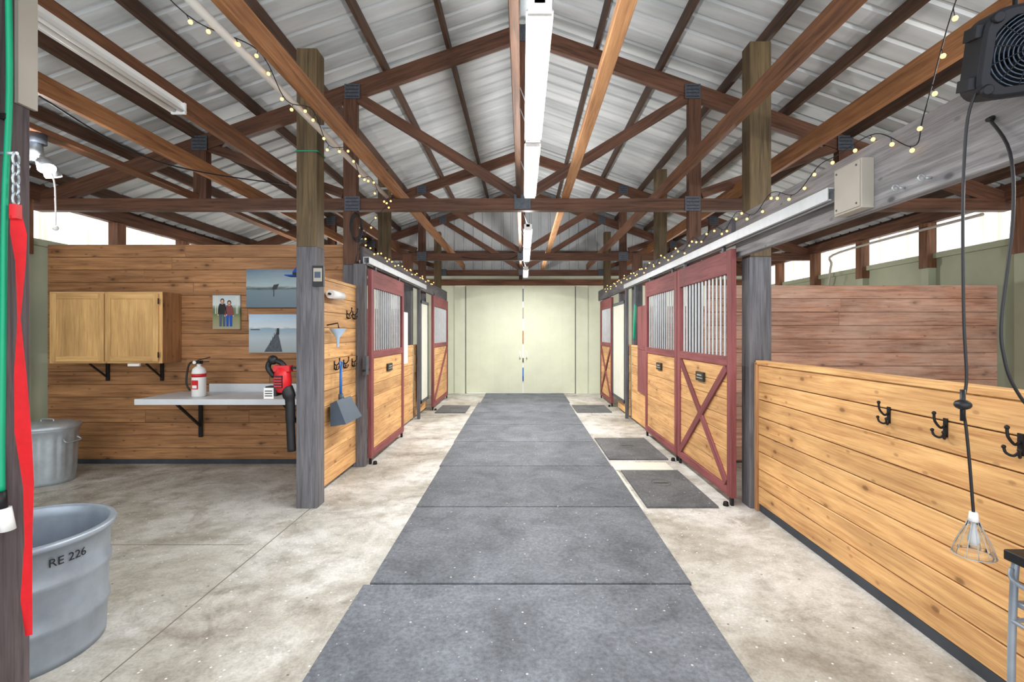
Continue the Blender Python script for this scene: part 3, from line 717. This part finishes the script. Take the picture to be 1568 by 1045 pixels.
# string lights
def string_lights(pts,step=.14,sag=.03):
    b=B('string_lights'); pts=smooth_path(pts,8); 
    b.tube(pts,.0028,M_BLACK,5)
    acc=0
    for p,q in zip(pts,pts[1:]):
        d=(q-p).length; acc+=d
        while acc>step:
            acc-=step; o=q+Vector((random.uniform(-.02,.02),0,random.uniform(-.045,-.015)))
            b.tube([q,o],.002,M_BLACK,4); b.ball(o,.0105,E_BULB,8)
    b.done()
def sagline(a,c,n,sg,amp=.0):
    a=Vector(a);c=Vector(c);out=[]
    for i in range(n*2+1):
        t=i/(n*2); p=a.lerp(c,t)
        if i%2: p.z-=sg
        p.x+=random.uniform(-amp,amp); out.append(p)
    return out
string_lights([(-1.56,1.7,2.99),(-1.53,2.2,2.9)]+sagline((-1.43,2.6,2.97),(-1.40,5.2,2.89),4,.1,.02)+[(-1.68,5.25,2.6),(-1.74,5.3,2.44)]+sagline((-1.75,5.45,2.46),(-1.75,9.5,2.46),8,.05,.01),.15)
string_lights([(1.64,1.45,2.95),(1.66,1.8,2.8),(1.75,2.1,2.42),(1.78,2.2,2.3),(1.79,2.45,2.46),(1.79,2.75,2.46)]+sagline((1.78,2.9,2.45),(1.765,10.5,2.45),14,.09,.01),.15)

# ------------------------------------------------------------------ fan
b=B('stall_fan')
n_=Vector((-.35,-.90,-.32)).normalized(); up=Vector((0,0,1)); ux=up.cross(n_).normalized(); uy=n_.cross(ux)
C=Vector((1.685,1.62,2.395))
b.M=Matrix.Translation(C)@Matrix((ux,uy,n_)).transposed().to_4x4()
S=.138; cr=.06
def rsq(S,cr,z,k=6):
    out=[]
    for (sx,sy,a0) in ((1,1,0),(-1,1,90),(-1,-1,180),(1,-1,270)):
        for i in range(k+1):
            a=math.radians(a0+90*i/k); out.append((sx*(S-cr)+cr*math.cos(a),sy*(S-cr)+cr*math.sin(a),z))
    return out
def loft(b,rings,mat):
    R_=[[b.av(p) for p in r] for r in rings]
    for a,c in zip(R_,R_[1:]):
        for k in range(len(a)):
            j=(k+1)%len(a); b.face([a[k],a[j],c[j],c[k]],mat,None,False)
    return R_
def circ_like(r,z,src): 
    out=[]
    for p in src:
        a=math.atan2(p[1],p[0]); out.append((r*math.cos(a),r*math.sin(a),z))
    return out
src=rsq(S,cr,0)
M_FAN=plain('fan_black_plastic',srgb(18,20,28),.6,var=.1)
R_=loft(b,[circ_like(.07,-.14,src),rsq(S*.8,cr*.8,-.12),rsq(S,cr,-.08),rsq(S,cr,.05),rsq(S-.01,cr,.06),circ_like(.122,.06,src),circ_like(.118,.03,src),circ_like(.116,-.08,src)],M_FAN)
b.face(R_[0][::-1],M_FAN); b.face(R_[-1],M_FAN)
for rr_ in (.03,.042,.054,.066,.078,.09,.102,.114):
    b.tube([(rr_*math.cos(6.2832*i/36),rr_*math.sin(6.2832*i/36),.055) for i in range(37)],.0024,M_PAN,5)
for i in range(12):
    a=i*math.pi/6; b.tube([(.02*math.cos(a),.02*math.sin(a),.056),(.120*math.cos(a+.3),.120*math.sin(a+.3),.056)],.0025,M_FAN,5)
b.cyl((0,0,.045),(0,0,.065),.03,.028,M_FAN,20); b.cyl((0,0,-.05),(0,0,.03),.035,.03,M_BLACK,20)
for i in range(5):
    a=i*2*math.pi/5; ca,sa=math.cos(a),math.sin(a); cb,sb=math.cos(a+.7),math.sin(a+.7)
    b.quad([(.03*ca,.03*sa,.02),(.108*ca,.108*sa,.03),(.108*cb,.108*sb,-.02),(.03*cb,.03*sb,-.01)],M_BLACK)
for sx in (-1,1):
    for sy in (-1,1): b.cyl((sx*(S-.03),sy*(S-.03),.055),(sx*(S-.03),sy*(S-.03),.07),.02,.015,M_FAN,12)
for sy in (-1,1): b.box(-S-.018,-S+.005,sy*.08-.02,sy*.08+.02,-.05,.04,M_FAN); b.box(S-.005,S+.018,sy*.08-.02,sy*.08+.02,-.05,.04,M_FAN)
b.M=None
b.tube([(1.73,1.72,2.40),(1.819,1.77,2.38)],.012,M_IRON); b.tube([(1.69,1.66,2.52),(1.66,1.62,2.75),(1.54,1.5,2.93)],.008,M_IRON)
b.done(.002)
# cord with lamp
b=B('hanging_pendant_lamp')
b.tube(smooth_path([(1.575,1.66,2.31),(1.557,1.69,2.2),(1.55,1.7,1.93),(1.552,1.7,1.52),(1.562,1.7,1.29),(1.548,1.7,1.2),(1.56,1.7,1.12),(1.572,1.7,1.0),(1.58,1.7,.9),(1.587,1.7,.81)]),.0048,M_BLACK,8)
b.ball((1.549,1.7,1.197),.026,M_BLACK,14,sc=(1,1,.7)); b.cyl((1.549,1.7,1.14),(1.549,1.7,1.25),.008,.008,M_BLACK)
b.cyl((1.587,1.7,.82),(1.587,1.7,.785),.012,.016,M_WHITE,14)
prof=[(.06,0),(.054,.025),(.04,.06),(.024,.095),(.016,.118)]
b.lathe((1.587,1.7,.67),prof+[(r-.002,z) for r,z in prof[::-1]]+[prof[0]],M_GLASS,12,wob=lambda t,z:1+.04*math.cos(6*t))
for i in range(12):
    a=i*math.pi/6
    b.tube([(1.587+r*1.02*math.cos(a),1.7+r*1.02*math.sin(a),.67+z) for r,z in prof],.0011,M_GALV,5)
b.tube([(1.587+.061*math.cos(6.2832*i/24),1.7+.061*math.sin(6.2832*i/24),.67) for i in range(25)],.0018,M_GALV,5)
b.lathe((1.587,1.7,.70),[(.001,0),(.012,.004),(.018,.02),(.016,.04),(.009,.06),(.009,.09),(.001,.09)],M_LREC,16)
b.done()
b=B('power_cord'); b.tube(smooth_path([(1.80,1.86,2.27),(1.755,1.74,2.1),(1.725,1.7,1.85),(1.685,1.7,1.5),(1.695,1.7,1.36),(1.73,1.7,1.26),(1.80,1.7,1.18),(1.89,1.7,1.235)]),.0055,M_BLACK,8)
b.cyl((1.818,1.87,2.28),(1.79,1.86,2.27),.012,.008,M_BLACK); b.done()
# saddle rack bottom right
b=B('saddle_stand')
ya,yb_=1.44,1.68
for (x,y) in ((1.70,ya),(1.70,yb_),(1.87,ya),(1.87,yb_)):
    b.tube(smooth_path([(x,y,0.012),(x+.0,y,.3),(x+(.01 if x<1.8 else -.01),y,.6),(x+(.02 if x<1.8 else -.02),y,.66)]),.012,M_TANK,10); b.cyl((x,y,0),(x,y,.03),.016,.016,M_BLACK)
for z in (.2,.45): 
    b.tube([(1.70,ya,z),(1.87,ya,z)],.008,M_TANK); b.tube([(1.70,yb_,z),(1.87,yb_,z)],.008,M_TANK); b.tube([(1.70,ya,z),(1.70,yb_,z)],.008,M_TANK); b.tube([(1.87,ya,z),(1.87,yb_,z)],.008,M_TANK)
b.box(1.69,1.885,ya-.02,yb_+.02,.655,.69,M_BLACK); b.box(1.71,1.875,ya,yb_,.50,.52,M_TANK)
b.tube(smooth_path([(1.70,ya,.63),(1.675,ya+.04,.60),(1.675,yb_-.04,.6),(1.70,yb_,.63)]),.009,M_TANK)
b.done(.004)
b=B('electrical_conduit'); b.tube(smooth_path([(5.24,11.0,2.2),(5.24,8.6,2.2),(5.24,8.3,2.25),(5.24,8.2,2.6),(5.24,8.0,2.78),(5.24,5.5,2.80)]),.018,M_BOXG,8); b.done()
b=B('hanging_cable'); b.tube(smooth_path([(-3.0,3.0,2.92),(-2.9,3.6,2.8),(-2.8,4.2,2.85),(-2.32,4.8,2.92)]),.006,M_BLACK,6); b.tube(smooth_path([(-1.37,9.1,2.92),(-.9,8.9,2.82),(-.3,8.9,2.8),(-.04,9,2.92)]),.006,M_IRON,6); b.done()

# ------------------------------------------------------------------ camera, world
cd=bpy.data.cameras.new('camera'); co=bpy.data.objects.new('camera',cd); COL.objects.link(co)
co.location=(0,0,1.45); co.rotation_euler=(math.pi/2,0,0); cd.sensor_width=36; cd.lens=16.99
cd.shift_x=-.0102; cd.shift_y=-.008; cd.clip_start=.02
scene.camera=co
w=bpy.data.worlds.new('world'); scene.world=w; w.use_nodes=True
bgn=w.node_tree.nodes['Background']; bgn.inputs[0].default_value=(.93,.965,1,1); bgn.inputs[1].default_value=2.8
scene.view_settings.view_transform='Standard'
scene.view_settings.exposure=.1
